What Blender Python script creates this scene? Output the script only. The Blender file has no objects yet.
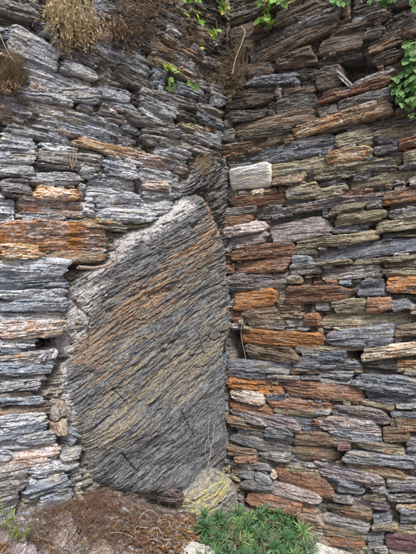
import bpy, math, random
import numpy as np
from mathutils import Vector, Matrix

random.seed(7)
scene = bpy.context.scene
col = scene.collection

# ------------------------------------------------------------------ camera
EYE = 1.5
F = 435.0 / 416.0
PITCH = math.atan(13 / 435.0)
cam_d = bpy.data.cameras.new('camera')
cam = bpy.data.objects.new('camera', cam_d)
col.objects.link(cam)
cam.location = (0, 0, EYE)
cam.rotation_euler = (math.pi / 2 + PITCH, 0, 0)
cam_d.sensor_fit = 'HORIZONTAL'
cam_d.sensor_width = 36
cam_d.lens = 36 * F
cam_d.clip_start = 0.05
cam_d.clip_end = 500
scene.camera = cam

# ------------------------------------------------------------------ light
SUN_EL, SUN_AZ = math.radians(50), math.radians(170)      # azimuth from +Y clockwise
world = bpy.data.worlds.new('World')
scene.world = world
world.use_nodes = True
wn = world.node_tree
bgn = wn.nodes['Background']
sky = wn.nodes.new('ShaderNodeTexSky')
sky.sky_type = 'NISHITA'
sky.sun_disc = False
sky.sun_elevation = SUN_EL
sky.sun_rotation = SUN_AZ
sky.air_density = 1.0
sky.dust_density = 4.0
sky.ozone_density = 1.0
wn.links.new(sky.outputs[0], bgn.inputs[0])
bgn.inputs[1].default_value = 0.125
sun_d = bpy.data.lights.new('sun', 'SUN')
sun_d.energy = 2.7
sun_d.angle = math.radians(12)
sun_d.color = (1.0, 0.965, 0.92)
sun = bpy.data.objects.new('sun', sun_d)
col.objects.link(sun)
sd = Vector((math.sin(SUN_AZ) * math.cos(SUN_EL), math.cos(SUN_AZ) * math.cos(SUN_EL), math.sin(SUN_EL)))
sun.rotation_euler = sd.to_track_quat('Z', 'Y').to_euler()
scene.view_settings.view_transform = 'Standard'
scene.view_settings.look = 'None'
scene.view_settings.gamma = 1
scene.view_settings.exposure = 0.66

# ------------------------------------------------------------------ geometry of the place
D = 3.1
C = Vector((18 / 435.0 * D, D, 0))                         # foot of the inner corner
dL = Vector((392.0, 435.0, 0)).normalized()                # along left wall, towards the corner
nL = Vector((dL.y, -dL.x, 0))                              # out of the left wall
dR = Vector((498.0, -435.0, 0)).normalized()               # along right wall, away from the corner
nR = Vector((dR.y, -dR.x, 0))
WALLS = {'L': (dL, nL), 'R': (dR, nR)}


def ray(px, py):
    c, s = math.cos(PITCH), math.sin(PITCH)
    x, y = (px - 208) / 435.0, (277 - py) / 435.0
    return Vector((x, c - y * s, s + y * c))


def on_wall(px, py, wall, w=0.0):
    """point of a wall (offset w out of its face) seen in direction px, py -> (along, height, distance)"""
    d, n = WALLS[wall]
    r = ray(px, py)
    o = Vector((0, 0, EYE))
    t = (C + n * w - o).dot(n) / r.dot(n)
    p = o + r * t
    return (p - C).dot(d), p.z, t


def wall_point(a, z, w, wall):
    d, n = WALLS[wall]
    return Vector((C.x + d.x * a + n.x * w, C.y + d.y * a + n.y * w, z))


def at_wall(px, py, wall, w=0.0):
    a, z, t = on_wall(px, py, wall, w)
    return wall_point(a, z, w, wall)


# ------------------------------------------------------------------ noise
def hsh(i, j, seed):
    i = np.asarray(i).astype(np.int64)
    j = np.asarray(j).astype(np.int64)
    h = (i * 374761393 + j * 668265263 + int(seed) * 1274126177 + 12345) & 0xFFFFFFFF
    h = ((h ^ (h >> 13)) * 1274126177) & 0xFFFFFFFF
    h = ((h ^ (h >> 16)) * 2246822519) & 0xFFFFFFFF
    return ((h ^ (h >> 15)) & 0xFFFF) / 65535.0


def vn(x, y, seed=0):
    x = np.asarray(x, float); y = np.asarray(y, float)
    xi = np.floor(x); yi = np.floor(y)
    fx = x - xi; fy = y - yi
    fx = fx * fx * (3 - 2 * fx); fy = fy * fy * (3 - 2 * fy)
    a = hsh(xi, yi, seed); b = hsh(xi + 1, yi, seed)
    c = hsh(xi, yi + 1, seed); d = hsh(xi + 1, yi + 1, seed)
    return (a * (1 - fx) + b * fx) * (1 - fy) + (c * (1 - fx) + d * fx) * fy


def fbm(x, y, seed=0, o=3):
    r = 0; a = 0.5
    for k in range(o):
        r = r + a * (vn(x * 2 ** k, y * 2 ** k, seed + 17 * k) - 0.5)
        a *= 0.55
    return r


# ------------------------------------------------------------------ objects
def tag(o, label=None, cat=None, group=None, kind=None):
    if label: o['label'] = label
    if cat: o['category'] = cat
    if group: o['group'] = group
    if kind: o['kind'] = kind
    return o


def empty(name, loc=(0, 0, 0), rz=0.0):
    o = bpy.data.objects.new(name, None)
    o.location = loc
    o.rotation_euler = (0, 0, rz)
    o.empty_display_size = 0.1
    col.objects.link(o)
    return o


def link(name, me, parent=None):
    o = bpy.data.objects.new(name, me)
    col.objects.link(o)
    if parent is not None:
        o.parent = parent
    return o


def quad_mesh(name, verts, quads, mat=None, smooth=False):
    me = bpy.data.meshes.new(name)
    nv, nf = len(verts), len(quads)
    me.vertices.add(nv)
    me.vertices.foreach_set('co', np.asarray(verts, np.float32).ravel())
    me.loops.add(nf * 4)
    me.loops.foreach_set('vertex_index', np.asarray(quads, np.int32).ravel())
    me.polygons.add(nf)
    me.polygons.foreach_set('loop_start', np.arange(0, nf * 4, 4, dtype=np.int32))
    me.polygons.foreach_set('use_smooth', np.full(nf, smooth))
    me.update(calc_edges=True)
    if mat: me.materials.append(mat)
    return me


def grid_quads(nx, ny):
    i = np.arange((nx - 1) * (ny - 1))
    r, c = i // (nx - 1), i % (nx - 1)
    a = r * nx + c
    return np.stack([a, a + 1, a + nx + 1, a + nx], 1)


# ------------------------------------------------------------------ materials
def nd(nt, kind, **kw):
    n = nt.nodes.new(kind)
    for k, v in kw.items():
        setattr(n, k, v)
    return n


def mixc(nt, fac, a, b, mode='MIX'):
    m = nd(nt, 'ShaderNodeMix', data_type='RGBA', blend_type=mode)
    for sock, v in ((0, fac), (6, a), (7, b)):
        if isinstance(v, (int, float)): m.inputs[sock].default_value = v
        elif isinstance(v, tuple): m.inputs[sock].default_value = (*v, 1) if len(v) == 3 else v
        else: nt.links.new(v, m.inputs[sock])
    return m.outputs[2]


def ramp(nt, v, lo, hi, a=0.0, b=1.0):
    m = nd(nt, 'ShaderNodeMapRange')
    m.interpolation_type = 'SMOOTHSTEP'
    nt.links.new(v, m.inputs[0])
    for i, q in zip((1, 2, 3, 4), (lo, hi, a, b)): m.inputs[i].default_value = q
    return m.outputs[0]


def math_n(nt, op, a, b):
    m = nd(nt, 'ShaderNodeMath', operation=op)
    for i, v in ((0, a), (1, b)):
        if isinstance(v, (int, float)): m.inputs[i].default_value = v
        else: nt.links.new(v, m.inputs[i])
    return m.outputs[0]


def noise(nt, vec, scale, detail=4, rough=0.6, dist=0.0):
    n = nd(nt, 'ShaderNodeTexNoise')
    n.inputs['Scale'].default_value = scale
    n.inputs['Detail'].default_value = detail
    n.inputs['Roughness'].default_value = rough
    n.inputs['Distortion'].default_value = dist
    nt.links.new(vec, n.inputs['Vector'])
    return n.outputs['Fac']


def mapping(nt, vec, scale=(1, 1, 1), rot=(0, 0, 0)):
    m = nd(nt, 'ShaderNodeMapping')
    m.inputs['Scale'].default_value = scale
    m.inputs['Rotation'].default_value = rot
    nt.links.new(vec, m.inputs['Vector'])
    return m.outputs[0]


def new_mat(name):
    m = bpy.data.materials.new(name)
    m.use_nodes = True
    nt = m.node_tree
    b = nt.nodes['Principled BSDF']
    b.inputs['Roughness'].default_value = 0.75
    b.inputs['Specular IOR Level'].default_value = 0.35
    return m, nt, b


def object_vec(nt):
    tc = nd(nt, 'ShaderNodeTexCoord')
    oi = nd(nt, 'ShaderNodeObjectInfo')
    sc = nd(nt, 'ShaderNodeVectorMath', operation='SCALE')
    cmb = nd(nt, 'ShaderNodeCombineXYZ')
    cmb.inputs[0].default_value = 37.0; cmb.inputs[1].default_value = 91.0; cmb.inputs[2].default_value = 53.0
    nt.links.new(cmb.outputs[0], sc.inputs[0])
    nt.links.new(oi.outputs['Random'], sc.inputs['Scale'])
    ad = nd(nt, 'ShaderNodeVectorMath', operation='ADD')
    nt.links.new(tc.outputs['Object'], ad.inputs[0])
    nt.links.new(sc.outputs[0], ad.inputs[1])
    return ad.outputs[0], oi


RUST = (0.34, 0.16, 0.065)
OCHRE = (0.52, 0.30, 0.09)


def slate(name, dark, light, rust=0.15, pale=0.3, rustc=RUST, palec=(0.50, 0.49, 0.50), bed=14, mid=0.5, seam=0.65):
    m, nt, b = new_mat(name)
    v, oi = object_vec(nt)
    vb = mapping(nt, v, (1.6, 3, bed))
    n1 = noise(nt, vb, 6, 6, 0.68, 0.6)
    c = mixc(nt, ramp(nt, n1, mid - 0.16, mid + 0.17), dark, light)
    # neighbouring tints: blue, buff and lilac patches on every slate
    na = noise(nt, mapping(nt, v, (0.8, 1.2, 2.2)), 6, 3, 0.6, 0.4)
    avg = tuple((x * 0.45 + y * 0.55) for x, y in zip(dark, light))
    lum = sum(avg) / 3
    c = mixc(nt, math_n(nt, 'MULTIPLY', ramp(nt, na, 0.54, 0.68), 0.55), c, tuple(lum * k_ for k_ in (1.45, 1.18, 0.80)))
    c = mixc(nt, math_n(nt, 'MULTIPLY', ramp(nt, na, 0.45, 0.32), 0.55), c, tuple(lum * k_ for k_ in (0.85, 0.98, 1.25)))
    vm = mapping(nt, v, (1.0, 1.5, 2.6))
    n2 = noise(nt, vm, 11, 4, 0.65, 0.3)
    t = 0.68 - rust * 0.42
    c = mixc(nt, math_n(nt, 'MULTIPLY', ramp(nt, n2, t, t + 0.14), 0.85), c, rustc)
    # dark manganese seams along the bedding
    n3 = noise(nt, mapping(nt, v, (2, 3, 22)), 9, 3, 0.6, 0.5)
    c = mixc(nt, math_n(nt, 'MULTIPLY', ramp(nt, n3, 0.56, 0.66), seam), c, tuple(x * 0.38 for x in dark))
    # pale crust in small ragged flecks
    n4 = noise(nt, mapping(nt, v, (1, 1.2, 3.6)), 30, 6, 0.78, 0.4)
    n5 = noise(nt, v, 7, 2, 0.5)
    tp = 0.72 - pale * 0.30
    f = math_n(nt, 'MULTIPLY', ramp(nt, n4, tp - 0.05, tp + 0.03), ramp(nt, n5, 0.32, 0.52))
    c = mixc(nt, math_n(nt, 'MULTIPLY', f, 0.8), c, palec)
    # grain and value variation from stone to stone
    n6 = noise(nt, v, 150, 3, 0.7)
    c = mixc(nt, 1.0, c, mixc(nt, ramp(nt, n6, 0.3, 0.7), (0.50, 0.50, 0.50), (1.45, 1.45, 1.45)), 'MULTIPLY')
    hv = nd(nt, 'ShaderNodeHueSaturation')
    nt.links.new(c, hv.inputs['Color'])
    rv = nd(nt, 'ShaderNodeMapRange')
    nt.links.new(oi.outputs['Random'], rv.inputs[0])
    rv.inputs[3].default_value = 0.72; rv.inputs[4].default_value = 1.22
    nt.links.new(rv.outputs[0], hv.inputs['Value'])
    nt.links.new(hv.outputs[0], b.inputs['Base Color'])
    h = math_n(nt, 'ADD', noise(nt, mapping(nt, v, (1.5, 3, 20)), 13, 5, 0.75, 0.4), math_n(nt, 'MULTIPLY', noise(nt, mapping(nt, v, (1, 1, 2.2)), 75, 4, 0.7), 0.7))
    bp = nd(nt, 'ShaderNodeBump')
    bp.inputs['Strength'].default_value = 0.9
    bp.inputs['Distance'].default_value = 0.005
    nt.links.new(h, bp.inputs['Height'])
    nt.links.new(bp.outputs[0], b.inputs['Normal'])
    nt.links.new(ramp(nt, n1, 0.3, 0.7, 0.85, 0.55), b.inputs['Roughness'])
    return m


SL = {
    'b': slate('slate_blue_grey', (0.060, 0.072, 0.092), (0.32, 0.375, 0.45), 0.10, 0.5),
    'u': slate('slate_neutral_blue', (0.060, 0.066, 0.078), (0.29, 0.315, 0.355), 0.18, 0.4, palec=(0.50, 0.49, 0.46)),
    'q': slate('slate_orange_face', (0.17, 0.085, 0.045), (0.52, 0.27, 0.11), 0.6, 0.7, rustc=(0.50, 0.21, 0.05), palec=(0.60, 0.57, 0.58)),
    'w': slate('slate_weathered_pale', (0.15, 0.166, 0.195), (0.45, 0.49, 0.555), 0.18, 0.64, rustc=(0.42, 0.31, 0.19), palec=(0.60, 0.60, 0.585)),
    'g': slate('slate_grey', (0.075, 0.074, 0.075), (0.35, 0.34, 0.335), 0.2, 0.5),
    'o': slate('slate_olive', (0.095, 0.085, 0.058), (0.40, 0.365, 0.26), 0.32, 0.45, palec=(0.52, 0.50, 0.43)),
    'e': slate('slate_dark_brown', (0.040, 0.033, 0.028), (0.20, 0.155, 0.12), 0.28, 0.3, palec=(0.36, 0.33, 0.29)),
    'k': slate('slate_dark', (0.030, 0.029, 0.028), (0.17, 0.16, 0.145), 0.2, 0.3, palec=(0.36, 0.34, 0.31)),
    'd': slate('slate_brown', (0.080, 0.064, 0.050), (0.34, 0.275, 0.205), 0.38, 0.4, palec=(0.45, 0.41, 0.36)),
    'r': slate('slate_rust', (0.105, 0.060, 0.044), (0.36, 0.205, 0.14), 0.40, 0.4, palec=(0.46, 0.40, 0.35)),
    'R': slate('slate_bright_rust', (0.15, 0.072, 0.036), (0.47, 0.235, 0.105), 0.42, 0.4, rustc=(0.55, 0.22, 0.04), palec=(0.46, 0.40, 0.32)),
    'p': slate('slate_purple_grey', (0.10, 0.084, 0.090), (0.39, 0.335, 0.345), 0.25, 0.5),
    'P': slate('slate_pale_pink', (0.20, 0.155, 0.155), (0.56, 0.48, 0.46), 0.25, 0.6, palec=(0.66, 0.62, 0.59)),
    'm': slate('slate_maroon', (0.095, 0.045, 0.058), (0.30, 0.165, 0.195), 0.15, 0.3),
    'Y': slate('slate_yellow_ochre', (0.24, 0.135, 0.060), (0.68, 0.46, 0.20), 0.45, 0.75, rustc=(0.36, 0.15, 0.05), palec=(0.66, 0.61, 0.56)),
    'W': slate('quartz_white', (0.66, 0.64, 0.59), (0.84, 0.83, 0.79), 0.05, 0.2, rustc=(0.6, 0.5, 0.36), palec=(0.88, 0.88, 0.87), bed=2, mid=0.36, seam=0.1),
    'T': slate('slate_cream', (0.22, 0.175, 0.13), (0.62, 0.53, 0.42), 0.35, 0.6, palec=(0.70, 0.65, 0.58)),
    't': slate('slate_tan', (0.14, 0.105, 0.065), (0.47, 0.37, 0.24), 0.5, 0.5),
    'x': slate('slate_pale_rusty', (0.13, 0.115, 0.12), (0.52, 0.48, 0.49), 0.60, 0.75, rustc=(0.37, 0.165, 0.06), palec=(0.66, 0.62, 0.60)),
}

# ------------------------------------------------------------------ one stone
def stone_mesh(L, T, seed, mat, blunt=None, wedge=0.0, cell=0.0042, rough=1.0, depth=0.12, bend=0.0, slabby=False):
    rs = np.random.RandomState(seed % (2 ** 31))
    nt_ = int(min(40, max(5, T / (cell * 0.85))))
    nx = int(min(90, max(7, L / (cell * 1.7))))
    s1 = np.linspace(-1, 1, nx); t1 = np.linspace(-1, 1, nt_)
    s, t = np.meshgrid(s1, t1)
    ch = [5, 10, 24, 40] if slabby else [3, 6, 12, 24]
    e0 = blunt if blunt else rs.choice(ch)
    e1 = blunt if blunt else rs.choice(ch)
    k = rs.uniform(1.2, 2.0)
    pr = np.where(s < 0, 1 - np.abs(s) ** e0, 1 - np.abs(s) ** e1)
    pr = np.clip(pr, 0, 1) ** (1 / k)
    pr = 0.22 + 0.78 * pr
    pr = pr * (1 + wedge * s)
    U = L / 2 * s
    lim = min(1.0, 0.035 / T)

    def knots(am):
        m_ = max(3, int(L / rs.uniform(0.035, 0.08)))
        kx = np.sort(rs.uniform(-1, 1, m_))
        prof = np.interp(s1, kx, rs.uniform(-am, am * 0.7, m_))
        st = hsh(np.floor((s1 * L / 2) / rs.uniform(0.05, 0.10) + rs.uniform(0, 1)), 0 * s1, rs.randint(9999)) - 0.5
        return np.broadcast_to(prof + st * am * 0.9, s.shape)
    ntop = knots((0.22 if slabby else 0.34) * lim * (0.3 if blunt else 1)) + fbm(U / 0.012, 0 * s, seed + 1) * 0.16 * lim
    nbot = knots((0.22 if slabby else 0.30) * lim * (0.3 if blunt else 1)) + fbm(U / 0.012, 0 * s + 3, seed + 2) * 0.16 * lim
    V = np.where(t > 0, t * pr * (1 + ntop), t * pr * (1 + nbot)) * T / 2
    sl = rs.uniform(-0.9, 0.9)
    endw = np.clip((np.abs(s) - 0.55) / 0.45, 0, 1) ** 2
    lam = np.floor(V / 0.009 + rs.uniform(0, 1))
    U = U + endw * V * sl - np.sign(s) * endw * hsh(lam, np.sign(s), seed + 3) * min(0.035, L * 0.16) * (0.45 if slabby else 1) * (0 if blunt else 1)
    V = V + bend * L * (s * s - 0.4) + fbm(U / 0.15, 0 * s, seed + 8) * 0.012
    # front relief: lamellae broken off at different places
    q = (V + rs.uniform(-0.06, 0.06) * U) + fbm(U / 0.09, V / 0.03, seed + 11) * 0.010
    W = np.zeros_like(U)
    for lt, am, ln in ((0.024, 0.020, 0.16), (0.012, 0.010, 0.09), (0.0062, 0.0058, 0.045)):
        li = np.floor(q / lt + rs.uniform(0, 1))
        brk = np.floor(U / ln + hsh(li, 0 * li, seed + 21) * 7 + fbm(U / 0.02, q / 0.01, seed + 4) * 0.35)
        W += am * rough * (hsh(li, brk, seed + 31) - 0.5)
    # open splits along the bedding
    for _ in range(rs.randint(1, 4)):
        q0 = rs.uniform(-0.4, 0.4) * T; u0 = rs.uniform(-0.5, 0.5) * L; ul = rs.uniform(0.15, 0.45) * L
        dq = np.abs(q - q0 - fbm(U / 0.06, 0 * U, seed + 77) * 0.012)
        W -= 0.016 * np.clip(1 - dq / 0.0032, 0, 1) * (np.abs(U - u0) < ul) * (0.2 if blunt else 0.6 if slabby else 1)
    # fracture planes
    pl = np.full(U.shape, 1.0)
    for _ in range(3):
        pl = np.minimum(pl, rs.uniform(0.0, 0.012) + rs.uniform(-0.13, 0.13) * U + rs.uniform(-0.35, 0.35) * V)
    W += pl
    W += fbm(U / 0.07, V / 0.010, seed + 41) * 0.010 * rough
    W += fbm(U / 0.02, V / 0.008, seed + 43, 2) * 0.005 * rough
    W += (hsh(np.arange(U.size).reshape(U.shape), 0 * U, seed + 55) - 0.5) * 0.0018 * rough
    # rounding towards the rim
    re = (np.abs(t) ** 9) * min(0.012, T * 0.16) + np.abs(s) ** 20 * 0.012
    W -= re
    W += rs.uniform(-0.25, 0.25) * V * 0.6
    # ring wrapping back into the wall
    def pad(a): return np.pad(a, 1, mode='edge')
    Up, Vp, Wp = pad(U), pad(V), pad(W)
    edge = np.ones_like(Up, bool); edge[1:-1, 1:-1] = False
    Wp = np.where(edge, -depth, Wp)
    Up = np.where(edge, Up * 0.98, Up); Vp = np.where(edge, Vp * 0.95, Vp)
    verts = np.stack([Up.ravel(), -Wp.ravel(), Vp.ravel()], 1)
    return verts, grid_quads(nx + 2, nt_ + 2)


# ------------------------------------------------------------------ traced stones
# origin of a detail view ; x0 y0 x1 y1 thickness colour, 4.16 units to one unit of the sight angle grid
RIGHT = '''
@220 0
40 85 190 30 34 k; 30 50 160 5 34 k; 40 165 205 118 62 d; 215 108 416 25 58 d; 262 125 510 50 50 g; 150 182 275 145 62 k; 180 30 330 -20 44 k
125 265 495 92 44 d; 235 255 395 228 66 d; 110 292 215 280 52 d; 215 312 400 290 30 k; 95 342 320 318 36 b; 40 375 215 335 22 k; 50 405 222 385 32 d
330 345 416 325 32 k; 250 387 402 365 32 o; 60 210 140 190 44 d; 30 230 120 210 40 k; 30 300 105 290 50 k
@316 0
-10 130 92 90 46 d; 50 150 300 62 36 d; 140 88 290 32 32 g; 10 202 200 150 64 o; 280 118 430 30 66 k; 210 192 430 108 42 d; 200 147 280 125 32 g
220 222 362 170 32 o; 235 268 355 215 42 o; 0 262 190 212 28 k; 0 335 110 318 84 o; 85 296 150 362 16 g; 155 368 335 288 28 g
160 382 312 338 32 r; 20 404 152 372 32 d; 350 260 430 205 66 k; 0 32 140 0 38 d; 150 45 255 5 32 k; 320 10 430 -30 44 k; 360 150 430 120 40 o; 360 330 440 300 50 k
330 200 430 165 36 k
@220 90
10 72 225 25 38 d; 225 78 402 35 62 k; 40 115 192 95 42 o; 60 165 390 100 56 d; 75 202 300 166 28 o; 305 180 715 62 52 t; 0 255 200 208 38 d
190 217 302 190 22 o; 110 288 482 212 66 b; 20 300 100 280 36 k; 30 337 135 320 36 b; 200 337 440 298 52 o; 215 387 355 365 32 d; 360 377 420 365 42 k; 0 190 60 180 40 g; 0 140 45 130 40 g; 46 372 212 352 72 W
@316 90
0 52 170 5 24 r; 8 104 92 70 42 g; 88 76 325 14 48 g; 0 176 200 138 18 k; 75 215 250 170 54 o; 210 152 430 108 58 k; 240 202 430 160 52 o
35 287 237 254 54 t; 345 232 430 212 38 r; 0 312 50 292 42 k; 240 257 350 237 30 g; 0 352 362 284 48 o; 362 292 430 276 36 o; 0 392 122 365 32 k
340 327 430 308 16 g; 130 402 430 338 38 o
@316 180
0 62 122 40 42 o; 280 84 440 52 58 r; 60 132 210 108 30 o; 80 168 302 140 46 o; 300 147 440 132 36 g; 60 207 222 195 32 b; 245 207 440 176 42 o
210 112 282 100 26 g; 300 112 440 98 20 k; 0 262 268 230 38 o; 0 322 430 262 58 b; 270 236 430 222 20 k; 0 352 150 338 20 o; 150 346 430 318 20 o
8 396 268 370 52 g; 275 347 440 340 36 o; 280 388 440 380 42 t; 130 180 90 182 20 k
@220 180
40 96 276 70 46 r; 272 62 418 36 52 o; 155 147 670 66 32 p; 8 137 152 125 32 g; 10 177 137 155 36 r; 5 217 196 186 46 P; 200 182 416 132 26 k
20 262 192 236 52 p; 205 226 452 186 78 p; 40 312 312 285 52 r; 310 272 420 260 30 o; 310 302 400 290 32 o; 300 342 382 335 42 b; 60 367 292 350 48 r
290 377 420 365 42 g; 150 165 200 160 30 k; 0 100 40 95 60 k
@220 270
12 60 282 50 62 p; 282 42 345 40 32 o; 60 128 237 112 76 R; 237 122 285 112 62 o; 280 110 552 95 62 r; 235 166 342 170 30 d; 240 192 352 190 20 d
98 206 267 206 78 d; 355 212 420 206 46 r; 270 217 372 220 28 o; 265 242 372 240 26 g; 84 274 422 300 58 R; 104 335 322 355 56 d; 310 332 420 336 26 g
20 390 302 402 38 b; 300 385 420 385 42 b; 340 352 420 350 30 g
@316 270
270 10 440 8 26 o; 290 66 440 64 62 R; 165 87 292 75 46 b; 180 60 282 54 26 b; 0 152 62 150 32 g; 70 156 222 150 56 o; 215 146 322 138 52 r; 310 152 402 140 42 b
0 216 392 200 62 o; 390 172 440 170 32 o; 325 256 440 245 46 d; 40 286 322 276 72 b; -8 287 28 285 54 r; 0 326 202 320 22 o; 188 346 440 324 52 T
0 360 128 355 36 b; 0 397 182 400 32 b; 190 392 332 390 36 k; 330 402 440 396 38 t
@220 360
20 20 292 32 42 b; 300 15 520 30 36 b; 20 55 192 66 32 b; 190 72 332 80 26 g; 290 50 420 50 20 d; 340 76 420 76 20 b; 30 90 257 126 48 R
260 115 592 146 62 r; 45 140 187 162 42 P; 190 160 282 156 26 b; 280 145 382 150 22 g; 35 180 222 216 42 r; 195 176 462 196 42 r; 40 215 332 282 42 p
220 206 418 226 28 o; 220 240 392 262 42 b; 385 266 420 262 32 r; 30 250 187 286 38 d; 185 310 306 322 62 b; 305 326 482 332 52 d; 330 285 420 290 18 b
60 296 187 320 28 g; 30 322 302 392 42 g; 300 386 485 396 52 d; 25 376 152 386 28 d; 170 396 302 412 28 g; 60 405 132 410 28 r
@316 360
190 46 342 46 32 k; 150 86 430 116 62 b; 0 60 152 66 28 g; 0 86 152 102 28 b; 205 146 440 166 52 b; 180 182 332 200 32 o; 330 192 430 196 22 g
0 216 62 216 28 g; 60 216 307 238 56 p; 310 222 440 226 22 b; 330 256 440 268 56 t; 305 260 332 260 36 T; 0 256 272 292 56 x; 280 306 392 306 52 d
0 332 152 346 32 d; 60 310 282 332 38 b; 92 358 150 354 26 m; 165 350 372 372 38 o; 370 342 430 352 42 g; 375 382 430 386 32 b; 395 195 440 200 30 r
@316 454
120 6 440 38 46 b; 120 46 372 92 38 t; 0 60 282 106 42 x; 15 96 192 130 28 b; 85 132 202 156 38 b; 200 130 292 126 22 d; 230 155 297 155 32 g
285 110 440 126 38 g; 295 146 430 150 22 b; 70 180 152 190 28 g; 140 196 302 222 38 p; 190 180 292 190 22 d; 290 182 440 186 28 g; 330 227 440 222 28 Y
350 256 440 256 48 b; 40 216 232 246 32 d; 60 242 232 266 24 r; 0 227 42 236 32 k; 0 262 217 302 46 g; 230 276 312 270 38 b; 235 306 342 296 28 o
0 312 212 352 42 o; 60 352 202 382 28 r; 285 360 450 376 62 m; 290 316 430 326 38 o; 200 346 282 336 28 b; 210 382 282 370 32 g; 240 398 302 398 28 g
300 400 440 410 40 b; 100 385 230 420 40 o; 0 350 80 372 30 d
@220 454
75 15 152 15 38 r; 155 5 332 20 32 b; 60 45 212 56 28 g; 230 40 420 56 22 g; 235 62 420 86 32 o; 78 80 147 96 28 b; 145 95 217 112 36 b
213 76 237 90 32 T; 240 100 465 152 74 r; 90 122 232 146 32 g; 205 136 420 188 46 P; 108 178 345 208 62 r; 340 222 420 232 62 d
110 235 340 260 50 g; 320 265 430 290 50 d; 330 310 430 330 50 o; 100 290 330 310 50 k
'''
LEFT = '''
@0 0
-30 10 175 75 62 g; -10 60 152 102 46 k; 20 108 217 182 38 g; 148 106 242 132 52 b; 100 10 252 60 52 k; 222 198 418 266 52 g; 235 238 402 292 42 k
30 160 243 262 108 w; 250 270 418 320 48 w; 100 292 402 398 84 w; -30 170 60 210 60 k; -20 250 110 300 60 k; 260 130 418 172 52 k; 300 50 418 82 42 g; -20 330 130 350 44 k
180 0 320 30 50 k; -30 130 60 150 40 b
@80 0
30 0 242 72 48 b; 0 40 162 112 52 g; 50 165 302 304 58 w; 140 170 232 215 40 k; 150 290 312 372 52 g; 60 372 222 402 52 w
280 190 420 242 42 d; 330 140 420 202 38 d; 280 240 352 266 42 d; 300 296 362 332 62 b; 200 60 330 130 60 k; 240 10 360 60 50 k; 0 -10 60 20 50 k; 210 130 300 190 50 k
@140 40
50 10 252 130 46 g; 110 0 272 82 38 d; 50 75 242 166 32 d; 60 150 112 172 52 b; 130 190 272 226 46 b; 240 182 352 216 32 g; 0 192 62 212 52 g
60 216 242 270 38 g; 290 226 352 252 62 w; 0 242 162 302 38 w; 0 282 152 352 38 w; 230 270 352 312 38 g; 240 320 352 352 38 b
160 350 272 386 32 o; 0 332 162 402 42 w; 260 80 342 102 38 g; 270 20 362 62 44 k; 150 305 245 330 36 k; 200 -60 330 -10 50 d; 0 -40 130 30 60 k; 60 -110 240 -50 60 k
230 -140 350 -90 60 k; 250 120 345 150 40 k
@0 90
-60 32 590 214 88 w; 60 0 302 52 38 w; 240 18 420 32 52 w; 20 142 302 212 54 w; -10 196 157 226 52 w; 160 236 332 262 42 w; -20 268 152 282 62 w
150 276 422 312 60 g; 320 260 420 276 26 k; -20 322 152 346 56 w; 108 372 352 366 52 w; -10 396 122 402 42 g; 340 336 430 348 40 g; -20 120 60 130 30 k
@80 90
70 20 252 92 48 w; 250 40 402 112 48 w; 60 92 252 142 32 g; 180 100 402 182 42 g; 310 20 420 62 38 g; 0 30 62 60 62 w; 255 180 418 216 42 k
-18 212 252 282 42 Y; 0 300 92 305 60 g; 88 310 242 346 62 w; 0 266 112 280 22 k; 240 346 420 386 56 w; 30 372 242 396 52 w; 0 345 60 350 40 w
@140 120
-6 158 208 212 48 x; 60 118 217 150 42 w; 0 212 182 256 46 w; 0 270 112 277 34 x; 100 270 184 302 52 w; 0 350 142 350 72 w; 0 310 152 312 34 w
150 30 352 112 32 g; 0 30 172 62 38 g; 60 70 332 132 32 g; 0 72 152 112 32 g; 220 122 342 160 32 k; 0 100 92 122 26 k
@0 180
-20 32 132 46 52 g; 130 50 332 66 50 Y; -10 80 26 86 42 w; 70 96 392 128 62 x; -20 142 66 147 104 w; 70 160 282 166 46 w; 280 150 420 160 28 o; 250 180 420 192 32 b
-30 236 468 240 112 q; -30 298 172 300 52 Y; 170 312 452 320 50 t; -30 366 287 366 76 w; -20 402 282 411 26 b
@80 180
30 45 262 76 38 w; 250 30 390 50 52 w; 60 92 262 106 72 w; 260 100 372 110 62 w; 0 110 62 130 52 w; 70 150 330 152 50 w; 0 176 202 192 42 o; 150 192 290 184 18 o
@0 270
-20 20 282 15 32 b; -20 60 292 56 48 b; -20 105 282 110 52 w; -20 150 288 142 42 b; -20 190 282 196 52 w; -20 252 282 232 60 x; 90 268 262 246 42 T
-20 302 172 300 42 w; -20 342 172 335 42 b; -20 378 242 352 42 g; -20 408 242 396 32 b; 165 375 190 345 26 w; 212 372 232 325 28 w
@0 360
-20 30 242 30 52 b; -20 77 212 62 52 g; -20 112 172 96 42 w; -20 142 152 132 38 x; -20 172 192 162 32 b; -20 222 236 192 42 d; -20 262 202 236 48 w
-20 312 202 282 56 b; 70 332 242 312 42 w; 268 306 332 332 70 w; -20 362 242 342 42 w; 40 397 252 366 48 x; 250 402 332 382 42 w; 232 170 246 240 50 T; 234 245 250 315 48 T
-20 400 50 395 40 w
@0 454
-20 58 212 30 48 x; 118 78 332 42 52 w; -30 130 118 100 100 g; -40 210 80 175 110 g; 92 162 302 105 52 b; 100 195 290 140 32 g; 158 216 312 166 52 b; 150 247 242 230 28 g; -40 290 60 262 70 g
60 270 200 262 50 b
'''


def parse(txt):
    out = []; ox = oy = 0
    for line in txt.strip().splitlines():
        if line.startswith('@'):
            ox, oy = map(float, line[1:].split()); continue
        for e in line.split(';'):
            e = e.split()
            if len(e) != 6: continue
            x0, y0, x1, y1, t = map(float, e[:5])
            out.append((ox + x0 / 4.16, oy + y0 / 4.16, ox + x1 / 4.16, oy + y1 / 4.16, t / 4.16, e[5]))
    return out


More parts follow.
